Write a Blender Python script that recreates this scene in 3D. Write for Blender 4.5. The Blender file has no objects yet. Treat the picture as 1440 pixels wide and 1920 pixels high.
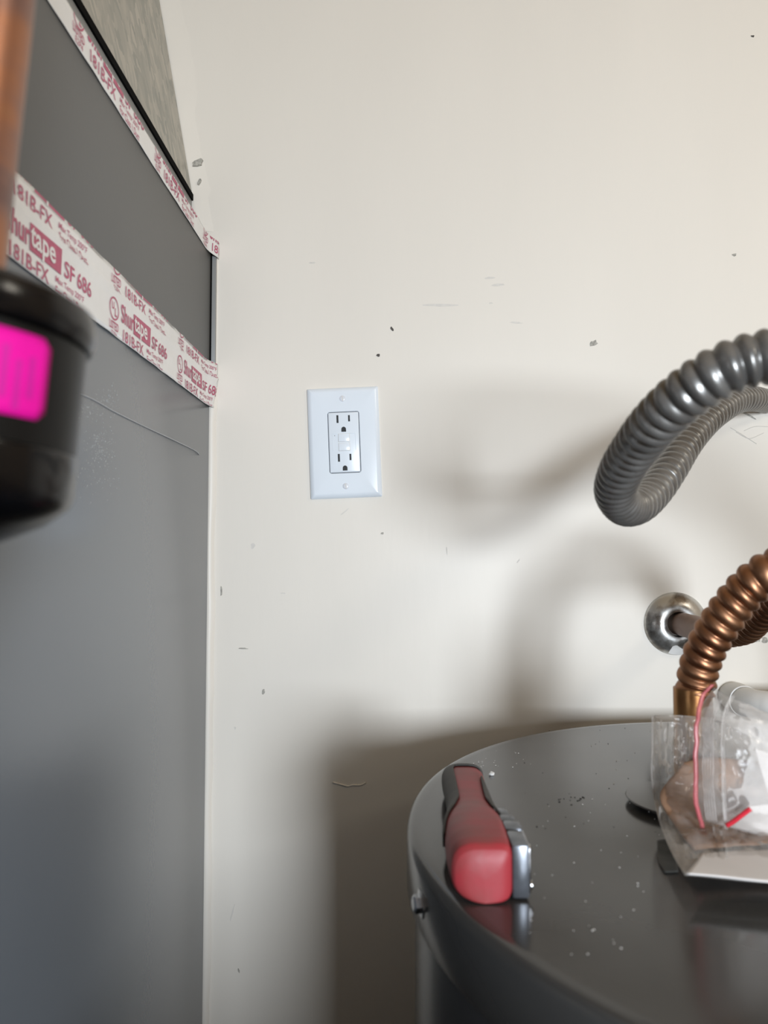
import bpy, bmesh, math, random
from mathutils import Vector, Matrix, noise
random.seed(7)
sc = bpy.context.scene
COL = sc.collection
PI = math.pi

# ---------------------------------------------------------------- camera
F = 1400.0                      # focal length in pixels of a 1440 x 1920 frame
EYE = Vector((0, 0, 1.6))
YAW, PITCH = math.atan(25 / F), math.atan(67 / F)
ROT = Matrix.Rotation(YAW, 3, 'Z') @ Matrix.Rotation(PI / 2 + PITCH, 3, 'X')
cam = bpy.data.cameras.new('camera')
cam.sensor_fit = 'HORIZONTAL'; cam.sensor_width = 7.0; cam.lens = 7.0 * F / 1440
cam.clip_start = 0.01
cam.dof.use_dof = True; cam.dof.focus_distance = 0.78; cam.dof.aperture_fstop = 2.3
camo = bpy.data.objects.new('camera', cam); COL.objects.link(camo)
camo.location = EYE; camo.rotation_euler = ROT.to_euler()
sc.camera = camo

# ---------------------------------------------------------------- light
w = bpy.data.worlds.new('world'); sc.world = w; w.use_nodes = True
bg = w.node_tree.nodes['Background']
bg.inputs[0].default_value = (1.0, 0.80, 0.48, 1); bg.inputs[1].default_value = 0.035

def area(name, loc, target, sx, sy, energy, col):
    l = bpy.data.lights.new(name, 'AREA'); l.shape = 'RECTANGLE'; l.size = sx; l.size_y = sy
    l.energy = energy; l.color = col
    o = bpy.data.objects.new(name, l); COL.objects.link(o); o.location = loc
    d = Vector(target) - Vector(loc)
    o.rotation_euler = d.to_track_quat('-Z', 'Y').to_euler()
    return o
# daylight from the open doorway behind the camera, and from a high window to the right
area('doorway_daylight', (0.395, -0.78, 1.60), (0.1, 0.8, 1.55), 0.28, 0.29, 22.0, (0.87, 0.945, 1.03))
area('high_window_daylight', (1.15, -0.10, 2.25), (0.2, 0.8, 1.6), 0.20, 0.20, 2.6, (1.0, 0.93, 0.80))

sc.view_settings.view_transform = 'Standard'; sc.view_settings.look = 'None'
sc.view_settings.exposure = 0.0; sc.view_settings.gamma = 1.0
sc.view_settings.use_curve_mapping = False

# ---------------------------------------------------------------- helpers
def P(px, py, d):
    """the point at depth d (metres in front of the camera) seen at pixel px, py"""
    v = ROT @ Vector(((px - 720) / F, -(py - 960) / F, -1))
    return EYE + v * (d / v.y)

def tag(o, label=None, cat=None, group=None, kind=None):
    if label: o['label'] = label
    if cat: o['category'] = cat
    if group: o['group'] = group
    if kind: o['kind'] = kind
    return o

def thing(name, loc, label, cat, group=None):
    o = bpy.data.objects.new(name, None); COL.objects.link(o); o.location = loc
    o.empty_display_size = 0.03
    return tag(o, label, cat, group)

def world_loc(o):
    v = Vector(o.location)
    while o.parent: o = o.parent; v += Vector(o.location)
    return v

def mk(name, verts, faces, mat, parent=None, smooth=True, loc=None):
    me = bpy.data.meshes.new(name)
    base = world_loc(parent) if parent else Vector((0, 0, 0))
    off = Vector(loc) if loc is not None else Vector((0, 0, 0))
    me.from_pydata([tuple(Vector(v) - base - off) for v in verts], [], faces)
    bm = bmesh.new(); bm.from_mesh(me)
    bmesh.ops.recalc_face_normals(bm, faces=bm.faces)
    bm.to_mesh(me); bm.free()
    if smooth: me.polygons.foreach_set('use_smooth', [True] * len(me.polygons))
    me.materials.append(mat); me.update()
    o = bpy.data.objects.new(name, me); COL.objects.link(o)
    o.parent = parent; o.location = off
    return o

def bmo(name, bm, mat, parent=None, smooth=True):
    bm.verts.index_update()
    vs = [v.co.copy() for v in bm.verts]; fs = [[v.index for v in f.verts] for f in bm.faces]
    bm.free()
    return mk(name, vs, fs, mat, parent, smooth)

def smooth_angle(o, deg=35):
    bm = bmesh.new(); bm.from_mesh(o.data)
    for e in bm.edges:
        e.smooth = not (len(e.link_faces) == 2 and e.calc_face_angle(0) > math.radians(deg))
    bm.to_mesh(o.data); bm.free()
    return o

def box_bm(x0, x1, y0, y1, z0, z1, bev=0, seg=2, M=None):
    bm = bmesh.new()
    bmesh.ops.create_cube(bm, size=1)
    for v in bm.verts:
        v.co = Vector(((x0 + x1) / 2 + v.co.x * (x1 - x0), (y0 + y1) / 2 + v.co.y * (y1 - y0), (z0 + z1) / 2 + v.co.z * (z1 - z0)))
    if bev: bmesh.ops.bevel(bm, geom=list(bm.edges), offset=bev, segments=seg, profile=0.5, affect='EDGES')
    if M is not None: bm.transform(M)
    return bm

def box(name, x0, x1, y0, y1, z0, z1, mat, parent=None, bev=0, seg=2, M=None):
    o = bmo(name, box_bm(x0, x1, y0, y1, z0, z1, bev, seg, M), mat, parent, smooth=bool(bev))
    return smooth_angle(o, 40) if bev else o

def lathe(name, prof, mat, parent=None, seg=64, M=None, cap=True):
    """profile (r, z) turned around local z, then moved by M"""
    vs, fs = [], []
    for r, z in prof:
        for k in range(seg):
            a = 2 * PI * k / seg
            vs.append(Vector((r * math.cos(a), r * math.sin(a), z)))
    n = len(prof)
    for i in range(n - 1):
        for k in range(seg):
            k2 = (k + 1) % seg
            fs.append((i * seg + k, i * seg + k2, (i + 1) * seg + k2, (i + 1) * seg + k))
    if cap:
        fs.append(tuple(range(seg))); fs.append(tuple(range((n - 1) * seg, n * seg)))
    if M is not None: vs = [M @ v for v in vs]
    return smooth_angle(mk(name, vs, fs, mat, parent), 38)

def catmull(pts, n=24):
    pts = [Vector(p) for p in pts]
    ext = [pts[0] * 2 - pts[1]] + pts + [pts[-1] * 2 - pts[-2]]
    out = []
    for i in range(1, len(ext) - 2):
        p0, p1, p2, p3 = ext[i - 1:i + 3]
        for k in range(n):
            t = k / n
            out.append(0.5 * ((2 * p1) + (p2 - p0) * t + (2 * p0 - 5 * p1 + 4 * p2 - p3) * t * t + (3 * p1 - p0 - 3 * p2 + p3) * t ** 3))
    out.append(pts[-1])
    return out

def resample(path, step):
    out = [path[0]]; acc = 0.0
    for a, b in zip(path, path[1:]):
        L = (b - a).length
        while acc + L >= step:
            t = (step - acc) / L
            a = a.lerp(b, t); L = (b - a).length; out.append(a); acc = 0.0
        acc += L
    return out

def sweep(name, path, rfun, mat, parent=None, seg=28, helix=0.0, pitch=1.0, cap=True):
    """tube along path; rfun(s, a) gives the radius at arc length s and angle a"""
    n = len(path); tang = []
    for i in range(n):
        tang.append((path[min(i + 1, n - 1)] - path[max(i - 1, 0)]).normalized())
    up = Vector((0, 0, 1)) if abs(tang[0].z) < 0.9 else Vector((0, 1, 0))
    u = (up - tang[0] * up.dot(tang[0])).normalized()
    vs, fs = [], []; s = 0.0
    for i in range(n):
        if i: s += (path[i] - path[i - 1]).length
        t = tang[i]; u = (u - t * u.dot(t)).normalized(); v = t.cross(u)
        for k in range(seg):
            a = 2 * PI * k / seg
            r = rfun(s, a)
            vs.append(path[i] + (u * math.cos(a) + v * math.sin(a)) * r)
    for i in range(n - 1):
        for k in range(seg):
            k2 = (k + 1) % seg
            fs.append((i * seg + k, i * seg + k2, (i + 1) * seg + k2, (i + 1) * seg + k))
    if cap:
        fs.append(tuple(range(seg))); fs.append(tuple(range((n - 1) * seg, n * seg)))
    return mk(name, vs, fs, mat, parent)

def axis_matrix(origin, direction):
    q = Vector(direction).to_track_quat('Z', 'Y')
    return Matrix.Translation(origin) @ q.to_matrix().to_4x4()

# ---------------------------------------------------------------- materials
def mat_new(name):
    m = bpy.data.materials.new(name); m.use_nodes = True
    return m, m.node_tree, m.node_tree.nodes['Principled BSDF']

def mat(name, col, rough=0.5, metal=0.0, spec=0.5, coat=0.0, vary=0.0, vscale=20.0, bump=0.0, bscale=200.0, col2=None,
        stretch=(1, 1, 1), rvary=0.0, detail=4.0, lo=0.35, hi=0.65, coat_rough=0.1, ior=1.5):
    m, nt, b = mat_new(name)
    N, L = nt.nodes, nt.links
    b.inputs['Base Color'].default_value = (*col, 1)
    b.inputs['Roughness'].default_value = rough
    b.inputs['Metallic'].default_value = metal
    b.inputs['IOR'].default_value = ior
    b.inputs['Specular IOR Level'].default_value = spec
    b.inputs['Coat Weight'].default_value = coat
    b.inputs['Coat Roughness'].default_value = coat_rough
    tc = N.new('ShaderNodeTexCoord'); mp = N.new('ShaderNodeMapping'); mp.inputs['Scale'].default_value = stretch
    L.new(tc.outputs['Object'], mp.inputs['Vector'])
    if col2 is None: col2 = tuple(c * (1 - vary) for c in col)
    if vary > 0 or col2 != col:
        n = N.new('ShaderNodeTexNoise'); n.inputs['Scale'].default_value = vscale; n.inputs['Detail'].default_value = detail
        r = N.new('ShaderNodeValToRGB'); r.color_ramp.elements[0].position = lo; r.color_ramp.elements[1].position = hi
        r.color_ramp.elements[0].color = (*col2, 1); r.color_ramp.elements[1].color = (*col, 1)
        L.new(mp.outputs[0], n.inputs['Vector']); L.new(n.outputs['Fac'], r.inputs[0]); L.new(r.outputs[0], b.inputs['Base Color'])
        if rvary:
            mr = N.new('ShaderNodeMapRange'); mr.inputs[3].default_value = rough; mr.inputs[4].default_value = rough + rvary
            mr.inputs[1].default_value = lo; mr.inputs[2].default_value = hi
            L.new(n.outputs['Fac'], mr.inputs[0]); L.new(mr.outputs[0], b.inputs['Roughness'])
    if bump:
        n2 = N.new('ShaderNodeTexNoise'); n2.inputs['Scale'].default_value = bscale; n2.inputs['Detail'].default_value = 3
        bp = N.new('ShaderNodeBump'); bp.inputs['Strength'].default_value = bump; bp.inputs['Distance'].default_value = 0.001
        L.new(mp.outputs[0], n2.inputs['Vector']); L.new(n2.outputs['Fac'], bp.inputs['Height']); L.new(bp.outputs[0], b.inputs['Normal'])
    return m

def film_mat(name, base_fac, tint, rough=0.12):
    m = bpy.data.materials.new(name); m.use_nodes = True
    nt = m.node_tree; N, L = nt.nodes, nt.links; N.clear()
    out = N.new('ShaderNodeOutputMaterial'); tr = N.new('ShaderNodeBsdfTransparent'); tr.inputs[0].default_value = (0.97, 0.96, 0.95, 1)
    df = N.new('ShaderNodeBsdfPrincipled'); df.inputs['Base Color'].default_value = (*tint, 1); df.inputs['Roughness'].default_value = rough
    df.inputs['Specular IOR Level'].default_value = 0.9
    fr = N.new('ShaderNodeLayerWeight'); fr.inputs['Blend'].default_value = 0.45
    nz = N.new('ShaderNodeTexNoise'); nz.inputs['Scale'].default_value = 55; nz.inputs['Detail'].default_value = 5
    tc = N.new('ShaderNodeTexCoord'); L.new(tc.outputs['Object'], nz.inputs['Vector'])
    mr = N.new('ShaderNodeMapRange'); mr.inputs[1].default_value = 0.3; mr.inputs[2].default_value = 0.75
    mr.inputs[3].default_value = base_fac * 0.5; mr.inputs[4].default_value = base_fac * 1.5
    L.new(nz.outputs['Fac'], mr.inputs[0])
    ad = N.new('ShaderNodeMath'); ad.operation = 'MULTIPLY_ADD'; ad.inputs[1].default_value = 0.42; ad.use_clamp = True
    L.new(fr.outputs['Fresnel'], ad.inputs[0]); L.new(mr.outputs[0], ad.inputs[2])
    mx = N.new('ShaderNodeMixShader'); L.new(ad.outputs[0], mx.inputs[0]); L.new(tr.outputs[0], mx.inputs[1]); L.new(df.outputs[0], mx.inputs[2])
    bp = N.new('ShaderNodeBump'); bp.inputs['Strength'].default_value = 0.35; bp.inputs['Distance'].default_value = 0.002
    L.new(nz.outputs['Fac'], bp.inputs['Height']); L.new(bp.outputs[0], df.inputs['Normal'])
    L.new(mx.outputs[0], out.inputs[0])
    return m

M_wall = mat('wall_paint', (0.80, 0.755, 0.68), 0.42, vary=0.03, vscale=7, bump=0.10, bscale=160, stretch=(1, 1, 0.22), spec=0.4)
M_ceil = mat('ceiling_paint', (0.78, 0.75, 0.70), 0.8, vary=0.05, vscale=6, bump=0.2)
M_side = mat('tan_side_paint', (0.52, 0.38, 0.23), 0.7, vary=0.08, vscale=6, bump=0.2)
M_floor = mat('concrete_floor', (0.11, 0.085, 0.06), 0.8, vary=0.3, vscale=9, bump=0.4, bscale=60)
M_caulk = mat('white_caulk', (0.84, 0.83, 0.80), 0.45, vary=0.1, vscale=30, bump=0.3, bscale=90)
M_chip = mat('exposed_plaster', (0.48, 0.46, 0.41), 0.8, vary=0.4, vscale=400)
M_chipdark = mat('dark_chip', (0.10, 0.09, 0.08), 0.8, vary=0.4, vscale=400)
M_scuff = mat('scuff_mark', (0.70, 0.67, 0.62), 0.6, vary=0.06, vscale=200)
M_upper = mat('grey_enamel_upper', (0.125, 0.125, 0.122), 0.42, vary=0.04, vscale=8, bump=0.05, bscale=300, spec=0.35)
M_lower = mat('grey_enamel_lower', (0.125, 0.14, 0.16), 0.25, vary=0.05, vscale=6, bump=0.06, bscale=260, spec=0.5, ior=1.8)
M_flange = mat('grey_flange', (0.26, 0.265, 0.26), 0.4, vary=0.06, vscale=20)
M_black = mat('black_gasket', (0.006, 0.006, 0.006), 0.9, vary=0.2, vscale=60, spec=0.05)
M_tape = mat('white_tape_film', (0.80, 0.785, 0.765), 0.2, vary=0.04, vscale=40, bump=0.12, bscale=60, coat=1.0, coat_rough=0.06)
M_pink = mat('crimson_ink', (0.50, 0.085, 0.165), 0.4, vary=0.12, vscale=300)
M_white_ink = mat('white_print', (0.80, 0.78, 0.76), 0.35, vary=0.03, vscale=100)
M_plate = mat('white_plastic', (0.80, 0.86, 0.92), 0.22, vary=0.015, vscale=30, spec=0.5)
M_device = mat('white_device_plastic', (0.78, 0.84, 0.90), 0.25, vary=0.015, vscale=30)
M_slot = mat('dark_slot', (0.012, 0.014, 0.016), 0.6, vary=0.3, vscale=500)
M_screwp = mat('painted_screw', (0.72, 0.75, 0.80), 0.3, vary=0.05, vscale=200)
M_hose = mat('grey_coated_metal', (0.22, 0.215, 0.205), 0.30, 0.65, vary=0.25, vscale=60, spec=0.5, rvary=0.12)
M_copper = mat('aged_copper', (0.36, 0.19, 0.105), 0.36, 1.0, col2=(0.24, 0.11, 0.06), vscale=28, rvary=0.12, bump=0.08, bscale=180)
M_copperpipe = mat('dull_copper_pipe', (0.34, 0.235, 0.19), 0.45, 0.45, col2=(0.24, 0.165, 0.135), vscale=40, rvary=0.15)
M_brass = mat('bronze_sleeve', (0.46, 0.27, 0.11), 0.3, 1.0, col2=(0.34, 0.16, 0.065), vscale=40, rvary=0.1)
M_chrome = mat('worn_chrome', (0.60, 0.60, 0.58), 0.27, 0.9, col2=(0.24, 0.215, 0.19), vscale=48, rvary=0.1, lo=0.36, hi=0.52, detail=7)
M_steel = mat('bright_steel', (0.62, 0.63, 0.65), 0.2, 1.0, vary=0.15, vscale=100)
M_plates = mat('tool_steel', (0.20, 0.215, 0.24), 0.32, 0.75, vary=0.3, vscale=120)
M_pvc = mat('painted_plastic_pipe', (0.62, 0.60, 0.565), 0.4, vary=0.06, vscale=30)
M_tank = mat('tank_enamel', (0.050, 0.049, 0.047), 0.13, vary=0.12, vscale=14, spec=0.5, bump=0.03, bscale=60, rvary=0.06)
M_tankside = mat('tank_body_enamel', (0.034, 0.033, 0.033), 0.2, vary=0.12, vscale=10)
M_disc = mat('cover_disc_paint', (0.055, 0.054, 0.052), 0.2, vary=0.1, vscale=30)
M_crumb = mat('white_crumbs', (0.75, 0.73, 0.70), 0.8, vary=0.1, vscale=500)
M_soot = mat('black_scrape', (0.015, 0.014, 0.013), 0.7, vary=0.3, vscale=400)
M_red = mat('dusty_red_plastic', (0.31, 0.026, 0.034), 0.5, col2=(0.20, 0.042, 0.038), vscale=45, bump=0.06, bscale=300, lo=0.3, hi=0.6)
M_rubber = mat('dark_rubber', (0.038, 0.036, 0.031), 0.6, vary=0.25, vscale=90, bump=0.1, bscale=700)
M_canblack = mat('black_canister', (0.002, 0.002, 0.0025), 0.2, vary=0.2, vscale=20, spec=0.35)
M_canmatte = mat('black_canister_body', (0.003, 0.003, 0.003), 0.4, vary=0.2, vscale=20, spec=0.25)
M_magenta = mat('magenta_label', (0.60, 0.004, 0.24), 0.6, spec=0.15, vary=0.08, vscale=60)
M_magdark = mat('dark_magenta_ink', (0.46, 0.004, 0.22), 0.4, vary=0.1, vscale=60)
M_redzip = film_mat('red_zip_stripe', 0.48, (0.66, 0.17, 0.19), 0.35)
M_redmark = mat('red_zip_line', (0.62, 0.025, 0.045), 0.3, vary=0.1, vscale=90)
M_card = mat('brown_cardboard', (0.36, 0.215, 0.135), 0.7, col2=(0.24, 0.14, 0.085), vscale=60, bump=0.2, bscale=300)
M_paper = mat('white_paper', (0.74, 0.715, 0.70), 0.6, vary=0.05, vscale=40)
M_film = film_mat('clear_film', 0.11, (0.80, 0.77, 0.73), 0.10)
M_film2 = film_mat('frosted_zip_film', 0.10, (0.82, 0.80, 0.78), 0.14)
M_zipline = mat('zip_seal', (0.80, 0.78, 0.77), 0.2, vary=0.05, vscale=90)

def galvanised():
    m, nt, b = mat_new('galvanised_steel'); N, L = nt.nodes, nt.links
    tc = N.new('ShaderNodeTexCoord'); mp = N.new('ShaderNodeMapping'); mp.inputs['Scale'].default_value = (1, 1.0, 0.45)
    mp.inputs['Rotation'].default_value = (0.5, 0, 0)
    L.new(tc.outputs['Object'], mp.inputs['Vector'])
    n0 = N.new('ShaderNodeTexNoise'); n0.inputs['Scale'].default_value = 30; n0.inputs['Detail'].default_value = 4
    L.new(mp.outputs[0], n0.inputs['Vector'])
    mixv = N.new('ShaderNodeMix'); mixv.data_type = 'RGBA'; mixv.inputs[0].default_value = 0.04
    L.new(mp.outputs[0], mixv.inputs[6]); L.new(n0.outputs['Color'], mixv.inputs[7])
    v = N.new('ShaderNodeTexVoronoi'); v.inputs['Scale'].default_value = 130; L.new(mixv.outputs[2], v.inputs['Vector'])
    rp = N.new('ShaderNodeValToRGB')
    rp.color_ramp.elements[0].color = (0.27, 0.275, 0.245, 1); rp.color_ramp.elements[1].color = (0.52, 0.485, 0.42, 1)
    L.new(v.outputs['Color'], rp.inputs[0]); L.new(rp.outputs[0], b.inputs['Base Color'])
    b.inputs['Metallic'].default_value = 0.55; b.inputs['Roughness'].default_value = 0.42
    return m
M_galv = galvanised()

def heat_copper():
    m, nt, b = mat_new('heat_marked_copper'); N, L = nt.nodes, nt.links
    tc = N.new('ShaderNodeTexCoord'); mp = N.new('ShaderNodeMapping'); mp.inputs['Scale'].default_value = (0.5, 0.5, 1.0)
    L.new(tc.outputs['Object'], mp.inputs['Vector'])
    n = N.new('ShaderNodeTexNoise'); n.inputs['Scale'].default_value = 42; n.inputs['Detail'].default_value = 3
    L.new(mp.outputs[0], n.inputs['Vector'])
    rp = N.new('ShaderNodeValToRGB'); cr = rp.color_ramp
    cr.elements[0].position = 0.3; cr.elements[0].color = (0.08, 0.055, 0.06, 1)
    cr.elements[1].position = 0.72; cr.elements[1].color = (0.26, 0.18, 0.10, 1)
    e = cr.elements.new(0.45); e.color = (0.21, 0.115, 0.09, 1)
    e = cr.elements.new(0.58); e.color = (0.33, 0.14, 0.07, 1)
    L.new(n.outputs['Fac'], rp.inputs[0]); L.new(rp.outputs[0], b.inputs['Base Color'])
    b.inputs['Metallic'].default_value = 0.7; b.inputs['Roughness'].default_value = 0.38
    return m
M_heat = heat_copper()

# ---------------------------------------------------------------- the room
D = 0.82            # the back wall
CX = -0.207         # side face of the furnace cabinet
ZE = EYE.z
XL, XR, YF, ZC = -0.80, 1.45, -2.3, 2.42
def wall(name, *a, m=M_wall):
    return tag(box(name, *a, m), kind='structure')
wall_back = wall('wall_back', XL - .1, XR + .1, D, D + .1, 0, ZC)
wall('wall_left', XL - .1, XL, YF, D, 0, ZC, m=M_side)
wall('wall_right', XR, XR + .1, YF, D, 0, ZC, m=M_side)
wall('wall_light_blocker', XL - .1, XR + .1, -.11, -.05, 0, 1.375, m=M_side)      # unseen half-height wall, added behind the camera to shade the lower back wall
wall('floor', XL - .1, XR + .1, YF, D + .1, -.1, 0, m=M_floor)
wall('ceiling', XL - .1, XR + .1, YF, D + .1, ZC, ZC + .1, m=M_side)

def wpt(px, py, lift=0.0): return P(px, py, D - lift)
def blob(name, px, py, rx, ry, ang, mt, lift=0.0004, n=11, jag=0.35):
    """an irregular chip or scuff on the back wall, pixel sizes"""
    c = wpt(px, py); k = D / F
    vs = []
    for z in (0.0, lift):
        for i in range(n):
            a = 2 * PI * i / n; random.seed(int(px * 7 + py * 13 + i))
            r = 1 + random.uniform(-jag, jag)
            x, y = rx * r * math.cos(a), ry * r * math.sin(a)
            ca, sa = math.cos(ang), math.sin(ang)
            vs.append(Vector((c.x + (x * ca - y * sa) * k, D - z, c.z + (x * sa + y * ca) * k)))
    fs = [tuple(range(n, 2 * n))] + [(i, (i + 1) % n, n + (i + 1) % n, n + i) for i in range(n)]
    return mk(name, vs, fs, mt, wall_back, smooth=False)
for a in [(370, 308, 11, 6, .5, M_chip, .0034), (375, 343, 2.5, 7, -.3, M_chip, .0034), (1113, 644, 8, 6, 0, M_chip), (735, 617, 2.2, 4.5, .3, M_chipdark), (709, 666, 3, 3, 0, M_chipdark),
          (1411, 68, 3, 2, 0, M_chipdark), (1377, 478, 4, 3, 0, M_chip),
          (494, 1297, 3.5, 4.5, 0, M_chip), (415, 1108, 1.6, 9, 0, M_chip), (455, 1216, 9, 1.5, 0, M_chip), (531, 1112, 6, 1.2, 0, M_scuff),
          (475, 1023, 4.5, 6, 0, M_scuff), (717, 1000, 3, 2, 0.6, M_chip), (586, 493, 6, 1.5, 0, M_scuff),
          (1418, 1197, 6, 8, .5, M_chip), (1434, 1199, 5, 6, -.4, M_chip), (1405, 779, 16, 2.2, -.55, M_chip), (1392, 772, 9, 1.4, .2, M_scuff),
          (441, 1365, 1.5, 3, 0, M_scuff), (448, 1820, 1.5, 4, .3, M_chip), (436, 1710, 1.4, 14, -.25, M_scuff),
          (388, 1624, 2, 13, -.15, M_chip), (646, 960, 1.3, 9, -.9, M_scuff), (838, 1033, 1.2, 7, 0.1, M_scuff),
          (972, 1052, 1.2, 5, -.7, M_scuff)]:
    blob('paint_chip', *a)
for a in [(918, 521, 11, 2.2, .1, M_scuff), (935, 534, 12, 2.4, .08, M_scuff), (920, 568, 4, 1.4, 0, M_scuff), (968, 605, 12, 1.8, -.08, M_scuff),
          (830, 572, 32, 2.6, 0, M_scuff)]:
    blob('scuff', *a, lift=0.0002, jag=.25)
# lifted paint crack low on the wall
pts = [(624, 1467), (640, 1471), (652, 1474), (662, 1472), (676, 1472), (686, 1467)]
sweep('paint_crack', resample(catmull([wpt(x, y, .0003) for x, y in pts], 12), 0.001), lambda s, a: 0.0009, M_wall, wall_back, seg=6)
# hairline cracks round the hole of the grey hose
for pts in ([(1380, 810), (1405, 822), (1432, 812)], [(1370, 802), (1392, 815), (1420, 833)], [(1440, 800), (1415, 800), (1395, 808)]):
    sweep('plaster_crack', resample(catmull([wpt(x, y, .0002) for x, y in pts], 12), 0.001), lambda s, a: 0.0004, M_scuff, wall_back, seg=5)

# caulk bead where the cabinet meets the wall, and the plaster run beside the duct
bm_v, bm_f = [], []
n = 150
for i in range(n):
    z = 0.30 + (1.936 - 0.30) * i / (n - 1)
    j = noise.noise(Vector((0, 3.1, z * 14))) * 0.0022 + noise.noise(Vector((5, 1, z * 55))) * 0.0010
    wd = 0.0065 + j
    for x, y in ((CX - .004, D), (CX - .004, D - .004), (CX + .0025, D - .0048), (CX + wd * .7, D - .0022), (CX + wd, D)):
        bm_v.append((x, y, z))
    if i:
        for k in range(4): bm_f.append(((i - 1) * 5 + k, (i - 1) * 5 + k + 1, i * 5 + k + 1, i * 5 + k))
tag(mk('trim_caulk', bm_v, bm_f, M_wall), kind='structure')
bm_v, bm_f = [], []
n = 70
for i in range(n):
    z = 1.955 + (ZC - 1.955) * i / (n - 1)
    xe = -.23 - (z - 1.996) * 0.178
    wd = 0.022 + noise.noise(Vector((2, 9, z * 9))) * 0.012 + noise.noise(Vector((2, 4, z * 40))) * 0.003
    if z < 2.0: wd *= .75
    for f, y in ((-.6, .0), (-.6, .0025), (.1, .0020), (.6, .0009), (1, 0)):
        bm_v.append((xe + wd * f, D - y, z))
    if i:
        for k in range(4): bm_f.append(((i - 1) * 5 + k, (i - 1) * 5 + k + 1, i * 5 + k + 1, i * 5 + k))
tag(mk('trim_plaster', bm_v, bm_f, M_wall), kind='structure')

# ---------------------------------------------------------------- furnace cabinet
Z_T2a, Z_T2b = ZE + .1547, ZE + .2035        # lower, wide tape
Z_T1a, Z_T1b = ZE + .3230, ZE + .3410        # upper tape = top edge of the cabinet
cab = thing('furnace_cabinet', (-.48, .44, 0), 'tall grey enamelled furnace cabinet banded with printed white tape, against the back wall', 'furnace')
CY0, CY1 = 0.06, D - .0065
box('lower_panel', -.755, CX, CY0, CY1, 0.02, ZE + .178, M_lower, cab, .0015)
box('upper_panel', -.755, CX, CY0, CY1, ZE + .179, Z_T1b, M_upper, cab, .0015)
tag(box('back_flange', CX - .03, CX + .0052, D - .0062, D - .0005, ZE + .18, Z_T1b - .001, M_flange, cab, .0006), 'narrow vertical flange at the rear edge of the cabinet')
box('seam_strip', CX - .003, CX + .0012, D - .0092, D - .0066, ZE + .19, Z_T1b - .004, M_black, cab)
box('base_rail', -.75, CX - .005, CY0 + .005, CY1, 0, .0195, M_black, cab)
# scratches on the lower panel
def cabpt(px, py, lift=.0004):
    d = -(CX + lift) ; v = ROT @ Vector(((px - 720) / F, -(py - 960) / F, -1))
    return EYE + v * ((CX + lift) / v.x)
M_scr = mat('pale_scratch', (0.42, 0.44, 0.46), 0.35, vary=0.1, vscale=200)
path = resample(catmull([cabpt(x, y, .0002) for x, y in [(150, 738), (180, 752), (215, 772), (270, 799), (330, 827), (366, 845), (374, 853)]], 14), .002)
sweep('scratch', path, lambda s, a: 0.0005, M_scr, cab, seg=5)

random.seed(21)
bm = bmesh.new()
for cxp, cyp, sx, sy, n in ((190, 838, 15, 24, 150), (205, 745, 12, 12, 60), (168, 770, 14, 8, 50), (180, 890, 22, 26, 60)):
    for k in range(n):
        px, py = random.gauss(cxp, sx), random.gauss(cyp, sy)
        if px > 225 or px < 140: continue
        p = cabpt(px, py, 0)
        r = random.uniform(.0003, .0009)
        ret = bmesh.ops.create_icosphere(bm, subdivisions=1, radius=r)
        a = random.uniform(-.5, 1.2)
        for q in ret['verts']:
            y, z = q.co.y * random.uniform(.8, 1.8), q.co.z * .5
            q.co = p + Vector((q.co.x * .35, y * math.cos(a) - z * math.sin(a), y * math.sin(a) + z * math.cos(a)))
tag(bmo('glue_residue', bm, mat('glossy_residue', (0.42, 0.44, 0.44), 0.08, vary=0.1, vscale=200, spec=1.0), cab), 'glossy specks of old glue on the lower panel', kind='stuff')

def tape_mesh(name, z0, z1, y0, y1, crease, parent, fold):
    vs, fs = [], []
    ny, nz = 150, 12
    for i in range(ny + 1):
        y = y0 + (y1 - y0) * i / ny
        for j in range(nz + 1):
            f = j / nz
            z = z0 + (z1 - z0) * f
            if j == 0: z += noise.noise(Vector((y * 60, 0, 1))) * .0004
            if j == nz: z += noise.noise(Vector((y * 80, 0, 7))) * (.0007)
            x = CX + .0010 + .0006 * noise.noise(Vector((0, y * 30, z * 90)))
            if crease: x += .0013 * math.exp(-((z - (z0 + .0325)) / .0018) ** 2)
            e = (y - (D - .035)) / .035
            if e > 0: x += (.0028 + .0036 * min(max((z - ZE - .160) / .022, 0), 1)) * min(1, e / .8) ** 2
            vs.append((x, y, z))
    for i in range(ny):
        for j in range(nz):
            a = i * (nz + 1) + j
            fs.append((a, a + 1, a + nz + 2, a + nz + 1))
    if fold:
        b = len(vs)
        for i in range(ny + 1):
            t = vs[i * (nz + 1) + nz]
            vs.append((t[0] - .016, t[1], t[2] + .0008))
        for i in range(ny): fs.append((i * (nz + 1) + nz, b + i, b + i + 1, (i + 1) * (nz + 1) + nz))
    o = mk(name, vs, fs, M_tape, parent)
    md = o.modifiers.new('thickness', 'SOLIDIFY'); md.thickness = .0003; md.offset = -1
    return o

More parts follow.
